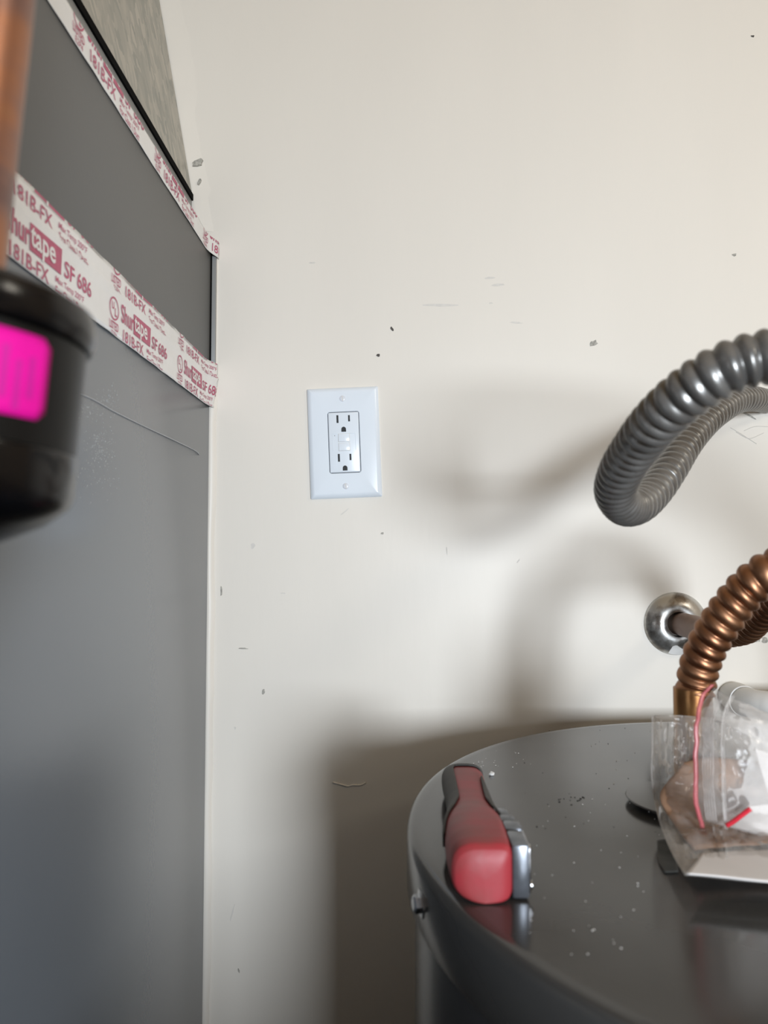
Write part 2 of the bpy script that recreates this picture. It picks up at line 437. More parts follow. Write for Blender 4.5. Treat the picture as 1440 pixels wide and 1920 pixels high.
def glyphs(body, offset=0.0):
    c = bpy.data.curves.new('glyphs', 'FONT'); c.body = body; c.size = 1; c.offset = offset; c.resolution_u = 3
    o = bpy.data.objects.new('glyphs', c); COL.objects.link(o)
    bpy.context.view_layer.update()
    me = bpy.data.meshes.new_from_object(o.evaluated_get(bpy.context.evaluated_depsgraph_get()))
    vs = [v.co.copy() for v in me.vertices]; fs = [tuple(p.vertices) for p in me.polygons]
    bpy.data.objects.remove(o); bpy.data.curves.remove(c); bpy.data.meshes.remove(me)
    return vs, fs
_cache = {}
def fit(body, x0, x1, y0, y1, offset=0.0):
    """letters stretched to fill a rectangle"""
    if (body, offset) not in _cache: _cache[(body, offset)] = glyphs(body, offset)
    vs, fs = _cache[(body, offset)]
    ax, bx = min(v.x for v in vs), max(v.x for v in vs); ay, by = min(v.y for v in vs), max(v.y for v in vs)
    return [(x0 + (v.x - ax) / (bx - ax) * (x1 - x0), y0 + (v.y - ay) / (by - ay) * (y1 - y0)) for v in vs], fs

def rect(x0, x1, y0, y1): return [(x0, y0), (x1, y0), (x1, y1), (x0, y1)], [(0, 1, 2, 3)]
def ring(cx, cy, r0, r1, n=36):
    vs = [(cx + r * math.cos(2 * PI * k / n), cy + r * math.sin(2 * PI * k / n)) for r in (r0, r1) for k in range(n)]
    return vs, [(k, (k + 1) % n, n + (k + 1) % n, n + k) for k in range(n)]

def pattern_line1(u, z):
    """round mark, name in a box, tape number; u = centre of the round mark, z = its height"""
    pink = [ring(u, z, .0073, .0085), fit('U', u - .0045, u - .0002, z - .0008, z + .0048, .02), fit('L', u + .0010, u + .0046, z - .0052, z + .0008, .02),
            fit('Shur', u + .0135, u + .0402, z - .0058, z + .0085, .018)]
    bx = rect(u + .0402, u + .079, z - .0070, z + .0088)
    pink += [bx, fit('SF', u + .083, u + .0975, z - .0065, z + .0040, .012), fit('686', u + .1015, u + .124, z - .0065, z + .0040, .012)]
    white = [fit('tape', u + .0405, u + .0705, z - .0082, z + .0075, .018)]
    return pink, white
def pattern_line2(u, z):
    """small print under it; z = base of the approval number"""
    pink = [fit('LISTED', u - .0085, u + .0088, z + .0030, z + .0092, .012), fit('E2P4', u - .0050, u + .0062, z - .0022, z + .0018),
            fit('181B-FX', u + .0185, u + .0635, z, z + .0088, .008),
            fit('Max Temp 200°F', u + .0725, u + .113, z + .0040, z + .0093, .006), fit('For Class 1 Duct', u + .0725, u + .113, z - .0026, z + .0030, .006)]
    return pink

def print_on(shapes, z0, z1, y1, lift, mt, parent, crease=None, name='printed_word', label=None):
    for vs, fs in shapes:
        if min(p[0] for p in vs) > y1 or max(p[0] for p in vs) < .36: continue
        bm = bmesh.new()
        bv = [bm.verts.new((CX, p[0], p[1])) for p in vs]
        for f in fs:
            try: bm.faces.new([bv[i] for i in f])
            except ValueError: pass
        bmesh.ops.triangulate(bm, faces=bm.faces[:])
        def cut(co, no, clear=False):
            bmesh.ops.bisect_plane(bm, geom=bm.verts[:] + bm.edges[:] + bm.faces[:], plane_co=co, plane_no=no, clear_outer=clear)
        cut((0, 0, z0), (0, 0, -1), True); cut((0, 0, z1), (0, 0, 1), True); cut((0, y1, 0), (0, 1, 0), True)
        for k in range(9): cut((0, D - .035 + .035 * k / 9, 0), (0, 1, 0))
        if crease:
            for k in range(-4, 5): cut((0, 0, crease + k * .0008), (0, 0, 1))
        ya = min(p[0] for p in vs); n = int((max(p[0] for p in vs) - ya) / .006)
        for k in range(1, n + 1): cut((0, ya + k * .006, 0), (0, 1, 0))
        if not bm.faces: bm.free(); continue
        for v in bm.verts:
            y, z = v.co.y, v.co.z
            x = CX + .0010 + .0006 * noise.noise(Vector((0, y * 30, z * 90)))
            if crease: x += .0013 * math.exp(-((z - crease) / .0018) ** 2)
            e = (y - (D - .035)) / .035
            if e > 0: x += (.0028 + .0036 * min(max((z - ZE - .160) / .022, 0), 1)) * min(1, e / .8) ** 2
            v.co.x = x + lift
        o = bmo(name, bm, mt, parent, smooth=False)
        if label: o['label'] = label

# lower tape
tp = tape_mesh('printed_tape', Z_T2a, Z_T2b, .10, D - .0005, True, cab, False)
tag(tp, 'wide white foil tape with crimson printing across the middle of the cabinet')
pk, wh = [], []
for k in range(-3, 3):
    u = .532 + .165 * k
    a, b = pattern_line1(u, ZE + .1738); pk += a; wh += b
    pk += pattern_line2(u, ZE + .1552)
    pk += pattern_line2(u + .003, ZE + .1895)
    a, b = pattern_line1(u + .003, ZE + .2085); pk += a; wh += b
zc = Z_T2a + .0325
print_on(pk, Z_T2a + .0003, Z_T2b - .0003, D - .002, .0004, M_pink, tp, zc)
print_on(wh, Z_T2a + .0003, Z_T2b - .0003, D - .002, .0007, M_white_ink, tp, zc, 'white_word', 'white letters inside a crimson box')
# upper tape folded over the top edge
tp1 = tape_mesh('printed_tape', Z_T1a, Z_T1b + .0004, .10, D - .0005, False, cab, True)
tag(tp1, 'narrower white foil tape with crimson printing along the top edge of the cabinet')
pk, wh = [], []
for k in range(-3, 3):
    u = .464 + .160 * k
    pk += pattern_line2(u, ZE + .3262)
    a, b = pattern_line1(u, ZE + .3440); pk += a; wh += b
print_on(pk, Z_T1a + .0003, Z_T1b, D - .002, .0004, M_pink, tp1)
print_on(wh, Z_T1a + .0003, Z_T1b, D - .002, .0007, M_white_ink, tp1, None, 'white_word')

# ---------------------------------------------------------------- duct on top of the cabinet
duct = thing('duct_transition', (-.45, .44, Z_T1b + .001), 'slanted galvanised sheet metal duct rising above the grey cabinet', 'duct')
zb = ZE + .396
def slab(name, pts, mt, parent, y0, y1):
    n = len(pts)
    vs = [(x, y, z) for y in (y0, y1) for x, z in pts]
    fs = [tuple(range(n)), tuple(range(n, 2 * n))] + [(i, (i + 1) % n, n + (i + 1) % n, n + i) for i in range(n)]
    return mk(name, vs, fs, mt, parent, smooth=False)
zt = ZC - .004
slab('sheet_metal_body', [(-.23, zb), (-.23 - (zt - zb) * .178, zt), (-.72, zt), (-.72, zb)], M_galv, duct, .09, D - .0035)
box('grey_collar', -.72, -.2300, .09, D - .0035, Z_T1b + .0012, ZE + .3888, M_flange, duct, .001)
box('black_gasket', -.715, -.2285, .092, D - .004, ZE + .3890, zb - .0002, M_black, duct)

# ---------------------------------------------------------------- wall outlet
oc = wpt(646, 830.5)
RO = Matrix.Translation(oc) @ Matrix.Rotation(math.radians(-2.3), 4, 'Y')      # slightly crooked on the wall
out = thing('wall_outlet', oc, 'white electrical outlet with a wide cover plate, slightly crooked on the cream wall', 'outlet')
def obox(name, x0, x1, z0, z1, y0, y1, mt, parent, bev=0, seg=2):
    return box(name, x0, x1, -y1, -y0, z0, z1, mt, parent, bev, seg, RO)
# cover plate: bevelled rim, opening for the device
def plate():
    hw, hh, ow, oh = .0394, .0612, .0174, .0339
    def rr(hw, hh, r, y, n=6):
        o = []
        for cx, cz, a0 in ((hw - r, hh - r, 0), (-hw + r, hh - r, 90), (-hw + r, -hh + r, 180), (hw - r, -hh + r, 270)):
            for k in range(n + 1):
                a = math.radians(a0 + 90 * k / n); o.append(Vector((cx + r * math.cos(a), -y, cz + r * math.sin(a))))
        return o
    loops = [rr(hw, hh, .0015, 0), rr(hw, hh, .0015, .0018), rr(hw - .0012, hh - .0012, .0012, .0036), rr(hw - .0040, hh - .0040, .001, .0052),
             rr(hw - .0055, hh - .0055, .001, .0055), rr(ow + .0005, oh + .0005, .003, .0055), rr(ow, oh, .0026, .0050), rr(ow, oh, .0026, .0015)]
    n = len(loops[0]); vs = [RO @ v for l in loops for v in l]; fs = []
    for i in range(len(loops) - 1):
        for k in range(n): fs.append((i * n + k, i * n + (k + 1) % n, (i + 1) * n + (k + 1) % n, (i + 1) * n + k))
    return smooth_angle(mk('cover_plate', vs, fs, M_plate, out), 30)
plate()
obox('gap_shadow', -.0173, .0173, -.0338, .0338, .0006, .0016, M_slot, out)
dev = obox('receptacle_face', -.0168, .0168, -.0333, .0333, .0016, .0060, M_device, out, .0013, 3)
for zz, (hl, hr) in ((.0258, (.0086, .0070)), (-.0170, (.0086, .0070))):
    obox('blade_slot', -.0075, -.0053, zz - hl / 2, zz + hl / 2, .0050, .00608, M_slot, dev)
    obox('blade_slot', .0053, .0073, zz - hr / 2 + .0004, zz + hr / 2 + .0004, .0050, .00608, M_slot, dev)
    c = zz - .0117
    vs = [(x, z) for x, z in [(-.0026, c - .0026), (.0026, c - .0026)] + [(.0026 * math.cos(a), c + .0002 + .0028 * math.sin(a)) for a in [PI * k / 12 for k in range(13)]]]
    n = len(vs)
    v3 = [RO @ Vector((x, -y, z)) for y in (.0050, .00608) for x, z in vs]
    mk('ground_slot', v3, [tuple(range(n)), tuple(range(n, 2 * n))] + [(i, (i + 1) % n, n + (i + 1) % n, n + i) for i in range(n)], M_slot, dev, smooth=False)
# raised surround and the two buttons
for x0, x1, z0, z1 in ((-.0128, -.0124, -.0092, .0096), (.0124, .0128, -.0092, .0096), (-.0128, -.0065, .0094, .0098), (.0065, .0128, .0094, .0098)):
    obox('surround_rib', x0, x1, z0, z1, .0056, .00625, M_device, dev, .00012, 1)
for z0, z1 in ((.0006, .0094), (-.0094, -.0008)):
    obox('button_gap', -.00645, .00645, z0 - .0003, z1 + .0003, .0056, .00604, M_scuff, dev)
    obox('button', -.0061, .0061, z0, z1, .0058, .0070, M_plate, out, .0005, 2)
obox('indicator_hole', -.0105, -.0098, .0072, .0079, .0056, .00606, M_slot, dev)
for k in range(4): obox('embossed_line', -.0128 + k * .0012, -.0124 + k * .0012, -.031, -.019, .0057, .00612, M_device, dev)
for zz, a in ((.0484, 4), (-.0484, 12)):
    Ms = RO @ Matrix.Translation((0, -.0053, zz)) @ Matrix.Rotation(PI / 2, 4, 'X')
    s = lathe('plate_screw', [(.0034, -.001), (.0034, .0004), (.0030, .0007), (.0015, .0009), (.0001, .0009)], M_screwp, out, 24, Ms)
    box('screw_slot', -.0004, .0004, -.0031, .0031, .0004, .00098, M_scuff, s, M=Ms @ Matrix.Rotation(math.radians(a), 4, 'Z'))

# ---------------------------------------------------------------- water heater
H = .170; ZT = ZE - H
TC = Vector((1.688 * H, 2.756 * H, 0)); TR = 1.634 * H + .0035
heater = thing('water_heater', (TC.x, TC.y, 0), 'dark grey cylindrical water heater with a glossy flat lid, lower right of the photo', 'water heater')
MT = Matrix.Translation((TC.x, TC.y, 0))
lathe('tank_body', [(TR - .005, .02), (TR - .005, ZT - .036)], M_tankside, heater, 128, MT)
lathe('base_ring', [(TR - .02, 0), (TR - .02, .0195)], M_black, heater, 64, MT)
lathe('lid', [(TR - .004, ZT - .0358), (TR - .0005, ZT - .0358), (TR, ZT - .035), (TR, ZT - .0062), (TR - .0004, ZT - .0040), (TR - .0016, ZT - .0018), (TR - .0034, ZT - .0005), (TR - .0055, ZT), (TR - .010, ZT - .0001), (TR - .016, ZT - .0002), (TR - .05, ZT - .0003), (.1, ZT), (.0005, ZT)],
      M_tank, heater, 192, MT)
v = ROT @ Vector(((789 - 720) / F, -(1694 - 960) / F, -1))
# screw on the skirt of the lid: the point of the skirt seen there
ox, oy = -TC.x, -TC.y
qa = v.x ** 2 + v.y ** 2; qb = 2 * (v.x * ox + v.y * oy); qc = ox * ox + oy * oy - TR * TR
disc = max(qb * qb - 4 * qa * qc, 0)
t_hit = (-qb - math.sqrt(disc)) / (2 * qa)
hit = EYE + v * t_hit; nrm = Vector((hit.x - TC.x, hit.y - TC.y, 0)).normalized()
hit = Vector((TC.x, TC.y, min(max(hit.z, ZT - .029), ZT - .016))) + nrm * TR
Ms = axis_matrix(hit - nrm * .0008, nrm)
tag(lathe('lid_screw', [(.0075, 0), (.0075, .0012), (.0048, .0014), (.0048, .0042), (.0034, .0052), (.0006, .0052)], M_steel, heater, 6, Ms), 'bright steel hex screw in the lid skirt')
# round cover on the lid, under the bags
dc = P(1285, 1478, .505); dc.z = ZT
lathe('cover_disc', [(.030, 0), (.030, .0032), (.0374, .0034), (.038, .0041), (.0374, .0048), (.02, .0051), (.0005, .0052)], M_disc, heater, 64, Matrix.Translation(dc))
# specks, crumbs and scrapes lying on the lid
def on_lid(px, py):
    v = ROT @ Vector(((px - 720) / F, -(py - 960) / F, -1))
    return EYE + v * (-H / v.z)
def crumbs(name, spots, mt, flat=.6):
    bm = bmesh.new()
    for p, r in spots:
        ret = bmesh.ops.create_icosphere(bm, subdivisions=1, radius=r)
        for q in ret['verts']:
            q.co = Vector((q.co.x * random.uniform(.6, 1.3), q.co.y * random.uniform(.6, 1.3), q.co.z * flat * random.uniform(.6, 1.2))) + p + Vector((0, 0, r * flat * .6))
    return bmo(name, bm, mt, None, False)
sp = []
random.seed(3)
for k in range(200):
    px, py = random.uniform(780, 1240), random.uniform(1350, 1800)
    if random.random() < .45: px, py = random.gauss(880, 45), random.gauss(1425, 18)
    if 815 < px < 1000 and 1440 < py < 1720: continue
    p = on_lid(px, py)
    if (Vector((p.x, p.y, 0)) - TC).length > TR - .016: continue
    sp.append((p, random.uniform(.0002, .0005)))
tag(crumbs('paint_dust', sp, M_crumb), 'tiny white paint specks scattered over the dark heater lid', 'debris', kind='stuff')
random.seed(5)
tag(crumbs('plaster_crumb', [(on_lid(921, 1453), .0022)], M_crumb, .8), 'largest white plaster crumb on the lid beside the red tool', 'crumb')
random.seed(9)
sp = [(on_lid(1060 + random.uniform(-18, 40), 1500 + random.uniform(-6, 10)), random.uniform(.0004, .0010)) for k in range(16)]
sp += [(on_lid(random.uniform(960, 1230), random.uniform(1360, 1560)), random.uniform(.0003, .0007)) for k in range(26)]
tag(crumbs('soot_specks', sp, M_soot, .2), 'black scrape marks and specks in the middle of the lid', 'debris', kind='stuff')

# ---------------------------------------------------------------- grey corrugated hose
def corrugated(R, pitch, depth, power0, twist=0.0, s0=1e9, pitch2=1.0, power1=None):
    def r(s, a):
        power = power0 if (s > s0 or power1 is None) else power1
        ph = (s / pitch if s < s0 else s0 / pitch + (s - s0) / pitch2) + twist * a / (2 * PI)
        return R - depth * (1 - abs(math.sin(PI * ph)) ** power)
    return r
hp = [P(x, y, d) for x, y, d in [(1452, 752, D - .001), (1432, 751, .795), (1412, 748, .755), (1380, 752, .715), (1340, 776, .665), (1308, 806, .63),
      (1283, 838, .60), (1257, 880, .57), (1230, 918, .545), (1200, 946, .515), (1172, 950, .485), (1154, 922, .455), (1166, 880, .425), (1194, 837, .40),
      (1225, 797, .378), (1265, 757, .36), (1310, 722, .348), (1355, 695, .340), (1400, 678, .336), (1448, 668, .333), (1500, 664, .332), (1560, 662, .332), (1630, 664, .332), (1710, 668, .333), (1800, 676, .335)]]
hp += [Vector((.29, .340, ZE + .078)), Vector((.335, .350, ZE + .064)), Vector((.375, .360, ZE + .042)), Vector((.405, .370, ZE + .008)), Vector((.43, .385, ZE - .04)), Vector((.438, .395, ZE - .10)), Vector((.44, .40, ZT + .035))]
gh = thing('flexible_hose', hp[0], 'dark grey corrugated metal hose making a U bend out from the wall', 'hose')
sweep('corrugated_tube', resample(catmull(hp, 20), .0005), corrugated(.0128, .0104, .0024, 1.0, 0, .44, .0072, .5), M_hose, gh, 28)
lathe('end_fitting', [(.011, 0), (.011, .012), (.016, .0125), (.016, .030), (.013, .034)], M_brass, gh, 6, Matrix.Translation((.44, .40, ZT + .0005)))

# ---------------------------------------------------------------- copper connector, stub pipe, escutcheon
pb = wpt(1273, 1169)                                   # stub leaves the wall here
sp_ = thing('stub_pipe', pb, 'dull copper stub pipe coming out of the wall through the chrome ring', 'pipe')
lathe('pipe', [(.0125, -.001), (.0125, .070), (.0135, .0705), (.0135, .100), (.0125, .1005), (.0125, .104)], M_copperpipe, sp_, 40, axis_matrix(pb, (0, -1, 0)))
esc = thing('escutcheon', pb, 'round worn chrome wall ring around the stub pipe', 'escutcheon')
er = .0338
pv = [(er, .0002), (er, .0018), (er - .0012, .0040), (er - .006, .0085), (er - .012, .0115), (er - .0175, .0128), (.0134, .0122), (.0129, .009), (.0129, .0005)]
lathe('flange', pv, M_chrome, esc, 72, axis_matrix(wpt(1266, 1169), (0, -1, 0)) , cap=False)
# bare patch at the lower edge of the flange
ep = wpt(1266, 1169)
vs, fs = [], []
for i in range(9):
    a = math.radians(252 + 48 * i / 8)
    for rr_, yy in ((er - .0008, .0048), (er - .0095 - .002 * math.sin(i), .0112)):
        vs.append((ep.x + rr_ * math.cos(a), D - yy - .0006, ep.z + rr_ * math.sin(a)))
    if i: fs.append((2 * i - 2, 2 * i - 1, 2 * i + 1, 2 * i))
tag(mk('bare_patch', vs, fs, M_caulk, esc), 'white patch at the bottom of the ring')

cn = thing('copper_connector', P(1303, 1503, .50), 'corrugated copper water connector arching from the heater lid to the wall stub', 'connector')
base = P(1303, 1503, .50); base.z = ZT + .0005
n0 = Vector((base.x, base.y, ZT))
tip = P(1304, 1300, .50)
lathe('nipple', [(.0125, 0), (.0125, tip.z - ZT - .030), (.0122, tip.z - ZT - .030), (.0122, tip.z - ZT + .003)], M_brass, cn, 40, Matrix.Translation(base))
endp = pb + Vector((0, -.104, 0))
cp = [tip, P(1306, 1278, .50), P(1311, 1252, .497), P(1322, 1220, .492), P(1341, 1184, .486), P(1366, 1146, .480), P(1398, 1107, .474), P(1436, 1075, .468),
      P(1475, 1058, .470), P(1508, 1056, .490), P(1522, 1066, .525), P(1490, 1092, .570), P(1456, 1122, .605), P(1424, 1156, .640), P(1399, 1180, .672),
      endp + Vector((0.0005, -.012, .002)), endp + Vector((0, .004, 0))]
sweep('corrugated_tube', resample(catmull(cp, 20), .0005), corrugated(.0129, .0084, .0028, .74, 1.0), M_copper, cn, 32)

# ---------------------------------------------------------------- pale drain pipe low on the wall
dp = wpt(1372, 1304)
dpo = thing('drain_pipe', dp, 'pale painted plastic pipe from the wall behind the plastic bags', 'pipe')
pth = catmull([dp, dp + Vector((0, -.020, 0)), dp + Vector((.0005, -.036, 0)), dp + Vector((.008, -.050, 0)), dp + Vector((.026, -.056, 0)), dp + Vector((.10, -.056, 0)), dp + Vector((.22, -.056, 0))], 14)
sweep('pipe', pth, lambda s, a: .0146, M_pvc, dpo, 36)
lathe('coupling', [(.0147, .010), (.0160, .0105), (.0160, .030), (.0147, .0305)], M_pvc, dpo, 40, axis_matrix(dp, (0, -1, 0)))
lathe('joint_line', [(.01475, .0312), (.0149, .0314), (.0149, .0322), (.01475, .0324)], M_chip, dpo, 40, axis_matrix(dp, (0, -1, 0)))

# ---------------------------------------------------------------- red and black hand tool on the lid
tool = thing('hand_tool', (.043, .45, ZT), 'dusty red and black hand tool with steel side plates lying on the heater lid', 'hand tool')
ST = [(.3594, .0427, .0005, .0110), (.3595, .0427, .004, .0135), (.3597, .0426, .0070, .0160), (.3600, .0425, .0090, .0185), (.3606, .0425, .0115, .0215), (.3622, .0422, .0138, .0245), (.3650, .0420, .0150, .0262), (.372, .0418, .0156, .0268), (.385, .0415, .0160, .0268),
      (.400, .0415, .0160, .0262), (.415, .0417, .0157, .0252), (.428, .0422, .0150, .0240), (.440, .0430, .0140, .0226), (.452, .0436, .0131, .0214), (.465, .0440, .0127, .0206), (.480, .0443, .0128, .0200),
      (.495, .0446, .0132, .0196), (.510, .0449, .0137, .0192), (.522, .0451, .0137, .0186), (.530, .0452, .0128, .0174), (.535, .0452, .0110, .0155), (.538, .0452, .0080, .0125), (.5392, .0452, .004, .010)]
def tool_pt(y, a, off=0.0):
    for i in range(len(ST) - 1):
        if ST[i][0] <= y <= ST[i + 1][0] + 1e-9: break
    A, B = ST[i], ST[i + 1]; t = (y - A[0]) / (B[0] - A[0]); t = min(max(t, 0), 1)
    xc, hw, h = [A[k] + (B[k] - A[k]) * t for k in (1, 2, 3)]
    q_ = min(max((.44 - y) / .08, 0), 1); xc -= .0013 * q_; hw -= .0004 * q_; y += .006 * q_
    hfull = h
    c, s = math.cos(a), math.sin(a)
    head = min(max((.435 - y) / .03, 0), 1)
    ex = (2 / (3.2 + 3.5 * head)) if c > 0 else (2 / 2.7)
    x = (hw + off) * math.copysign(abs(c) ** ex, c); z = (hfull / 2 + off) * math.copysign(abs(s) ** ex, s)
    return Vector((xc + x, y, ZT + .0004 + max(.0268 / 2 * 0, 0) + hfull / 2 + z + (0.0006 if off else 0)))
def tool_shell(name, ys, a0f, a1f, mt, off, na=24, closed=False):
    vs, fs = [], []
    for y in ys:
        a0, a1 = a0f(y), a1f(y)
        for k in range(na + 1): vs.append(tool_pt(y, a0 + (a1 - a0) * k / na, off))
    m = na + 1
    for i in range(len(ys) - 1):
        for k in range(na): fs.append((i * m + k, i * m + k + 1, (i + 1) * m + k + 1, (i + 1) * m + k))
    if closed:
        fs.append(tuple(range(m - 1))); fs.append(tuple(range((len(ys) - 1) * m, len(ys) * m - 1)))
    return vs, fs
ysall = sorted(set([s[0] for s in ST] + [.362 + (.5385 - .362) * k / 60 for k in range(61)]))
vs, fs = tool_shell('body', ysall, lambda y: 0, lambda y: 2 * PI, M_red, 0, 40, True)
bo = mk('body', vs, fs, M_red, tool)
md = bo.modifiers.new('w', 'WELD'); md.merge_threshold = 1e-5
def shell(name, ys, a0f, a1f, mt, th=.0012):
    vs, fs = tool_shell(name, ys, a0f, a1f, mt, .0006, 26)
    o = mk(name, vs, fs, mt, tool); md = o.modifiers.new('t', 'SOLIDIFY'); md.thickness = th; md.offset = 0
    return o
rad = math.radians
def lin(y, pts):
    for (ya, va), (yb, vb) in zip(pts, pts[1:]):
        if ya <= y <= yb: return va + (vb - va) * (y - ya) / (yb - ya)
    return pts[0][1] if y < pts[0][0] else pts[-1][1]
ys = [.402 + (.534 - .402) * k / 50 for k in range(51)]
tag(shell('left_grip', ys, lambda y: rad(lin(y, [(.402, 168), (.42, 150), (.438, 128), (.455, 114), (.52, 112), (.534, 100)])), lambda y: rad(lin(y, [(.402, 186), (.43, 222), (.534, 232)])), M_rubber), 'black rubber grip on the left side of the tool')
ys = [.420 + (.500 - .420) * k / 30 for k in range(31)]
tag(shell('right_grip', ys, lambda y: rad(lin(y, [(.42, 26), (.455, 22), (.500, 50)])), lambda y: rad(lin(y, [(.42, 40), (.45, 62), (.500, 54)])), M_rubber), 'black rubber grip on the right side of the tool')
ys = [.5275, .530, .5325, .535, .5365, .538, .539]
tag(shell('end_cap', ys, lambda y: 0, lambda y: 2 * PI, M_rubber), 'black end cap of the handle')
for y0, y1, wd, h in ((.3635, .386, .0092, .0262), (.3865, .401, .0098, .0258), (.4015, .413, .0085, .0246), (.4135, .428, .0070, .0232)):
    box('side_plate', .0553, .0553 + wd * .95, y0 + .006, y1 + .004, ZT + .0006, ZT + h, M_plates, tool, .0016, 2)
box('plate_edge', .0632, .0646, .3702, .4055, ZT + .003, ZT + .0245, M_steel, tool, .0006, 2)
for y, z in ((.367, .0062), (.371, .0215), (.394, .0205), (.395, .006)):
    lathe('rivet', [(.0022, 0), (.0022, .0008), (.0014, .0014), (.0002, .0016)], M_steel, tool, 16, axis_matrix((.0645, y + .006, ZT + z), (1, 0, 0)))

# ---------------------------------------------------------------- plastic bags, card and paper on the lid
def interp_grid(rows, nu, nv):
    """rows of points -> smooth grid nv x nu"""
    rr_ = []
    for r in rows:
        c = catmull(r, 16); rr_.append([c[min(int(round(k / nu * (len(c) - 1))), len(c) - 1)] for k in range(nu + 1)])
    cols = []
    for k in range(nu + 1):
        c = catmull([r[k] for r in rr_], 16); cols.append([c[min(int(round(j / nv * (len(c) - 1))), len(c) - 1)] for j in range(nv + 1)])
    return [[cols[k][j] for k in range(nu + 1)] for j in range(nv + 1)]
def crumple(p, seed, amp, fr):
    q = p * fr + Vector((seed, seed * 2.3, seed * .7))
    r = 1 - abs(noise.noise(q)) * 2
    return amp * (0.6 * r + 0.6 * noise.noise(q * 2.1) + 0.3 * (1 - abs(noise.noise(q * 4.3)) * 2))
def normals(g):
    nv, nu = len(g) - 1, len(g[0]) - 1; out = []
    for j in range(nv + 1):
        row = []
        for k in range(nu + 1):
            a = g[j][min(k + 1, nu)] - g[j][max(k - 1, 0)]; b = g[min(j + 1, nv)][k] - g[max(j - 1, 0)][k]
            nn = a.cross(b); nn = nn.normalized() if nn.length > 1e-9 else Vector((0, -1, 0))
            row.append(nn)
        out.append(row)
    return out
def sheet(name, rows, mt, parent, nu=40, nv=40, seed=1.0, amp=.002, fr=45, puff=None, floor=ZT + .0008, loc_smooth=True):
    g = interp_grid(rows, nu, nv); nr = normals(g)
    if sum(n_.y for r in nr for n_ in r) > 0: nr = [[-n_ for n_ in r] for r in nr]      # towards the camera
    def layer(sign, sd):
        L = []
        for j in range(nv + 1):
            for k in range(nu + 1):
                u, v = k / nu, j / nv
                e = min(1, 6 * min(u, 1 - u, v, 1 - v)) if puff else 1
                off = crumple(g[j][k], sd, amp, fr) * (0.25 + .75 * e) + (sign * puff * e if puff else 0)
                p = g[j][k] + nr[j][k] * off
                p.z = max(p.z, floor + (.0008 if (puff and sign > 0) else 0))
                L.append(p)
        return L
    vs = layer(1, seed); fs = []
    m = nu + 1
    def quads(b):
        return [(b + j * m + k, b + j * m + k + 1, b + (j + 1) * m + k + 1, b + (j + 1) * m + k) for j in range(nv) for k in range(nu)]
    fs = quads(0)
    if puff:
        b = len(vs); vs += layer(-1, seed + 5); fs += quads(b)
        rim = [k for k in range(m)] + [j * m + nu for j in range(1, nv + 1)] + [nv * m + k for k in range(nu - 1, -1, -1)] + [j * m for j in range(nv - 1, 0, -1)]
        for i in range(len(rim)):
            a, c = rim[i], rim[(i + 1) % len(rim)]
            fs.append((a, c, b + c, b + a))
    o = mk(name, vs, fs, mt, parent)
    return o, g, nr

def PP(l): return [P(*t) for t in l]
# the larger clear bag: upper half leans on the copper nipple, lower half lies on the lid
bagA = thing('clear_plastic_bag', P(1300, 1530, .455), 'clear crumpled plastic bag holding brown card, leaning on the copper nipple', 'bag')
rowsA = [PP([(1221, 1341, .476), (1272, 1341, .474), (1320, 1345, .474), (1400, 1352, .474), (1480, 1362, .474)]),
         PP([(1221, 1400, .472), (1270, 1405, .470), (1330, 1405, .470), (1400, 1410, .470), (1480, 1420, .470)]),
         PP([(1220, 1450, .470), (1270, 1455, .464), (1330, 1455, .464), (1400, 1460, .466), (1480, 1470, .466)]),
         PP([(1228, 1505, .466), (1275, 1510, .455), (1335, 1515, .452), (1405, 1520, .452), (1485, 1530, .452)]),
         PP([(1238, 1548, .445), (1285, 1555, .436), (1340, 1560, .434), (1410, 1565, .434), (1490, 1575, .434)]),
         PP([(1258, 1600, .408), (1300, 1600, .405), (1350, 1600, .405), (1415, 1600, .405), (1500, 1605, .405)]),
         PP([(1284, 1655, .379), (1310, 1657, .378), (1360, 1664, .375), (1420, 1672, .372), (1520, 1680, .37)])]
film, gA, nA = sheet('film', rowsA, M_film, bagA, 80, 90, 2.0, .0046, 52, puff=.0035, floor=ZT + .0085)
# seam welded along the left edge of the bag
sweep('welded_edge', resample([gA[j][0] + Vector((0, -.0022, .009 if j > 56 else 0)) for j in range(0, 62)], .001), lambda s, a: .0005, M_film2, bagA, seg=6)

card = sheet('cardboard_piece', [PP([(1282, 1430, .462), (1330, 1420, .460), (1400, 1425, .460), (1470, 1430, .462)]),
                                 PP([(1237, 1490, .458), (1300, 1500, .456), (1390, 1505, .456), (1470, 1510, .456)]),
                                 PP([(1262, 1545, .437), (1320, 1545, .437), (1395, 1550, .437), (1475, 1550, .437)]),
                                 PP([(1303, 1600, .404), (1345, 1592, .406), (1400, 1588, .408), (1480, 1582, .41)])],
             M_card, None, 30, 30, 8.0, .0012, 40, floor=ZT + .010)[0]
md = card.modifiers.new('t', 'SOLIDIFY'); md.thickness = .0007; md.offset = -1
tag(card, 'creased brown cardboard piece inside the clear plastic bag', 'cardboard')

paper = sheet('folded_paper', [PP([(1318, 1616, .398), (1360, 1606, .40), (1420, 1598, .402), (1500, 1590, .404)]),
                               PP([(1303, 1634, .385), (1360, 1630, .386), (1420, 1628, .386), (1500, 1630, .386)]),
                               PP([(1287, 1654, .373), (1350, 1664, .370), (1415, 1674, .366), (1500, 1688, .362)])], M_paper, None, 30, 16, 4.0, .0008, 30, floor=ZT + .012)[0]
md = paper.modifiers.new('t', 'SOLIDIFY'); md.thickness = .0004; md.offset = -1
tag(paper, 'white folded paper flap at the front of the bags on the lid', 'paper')

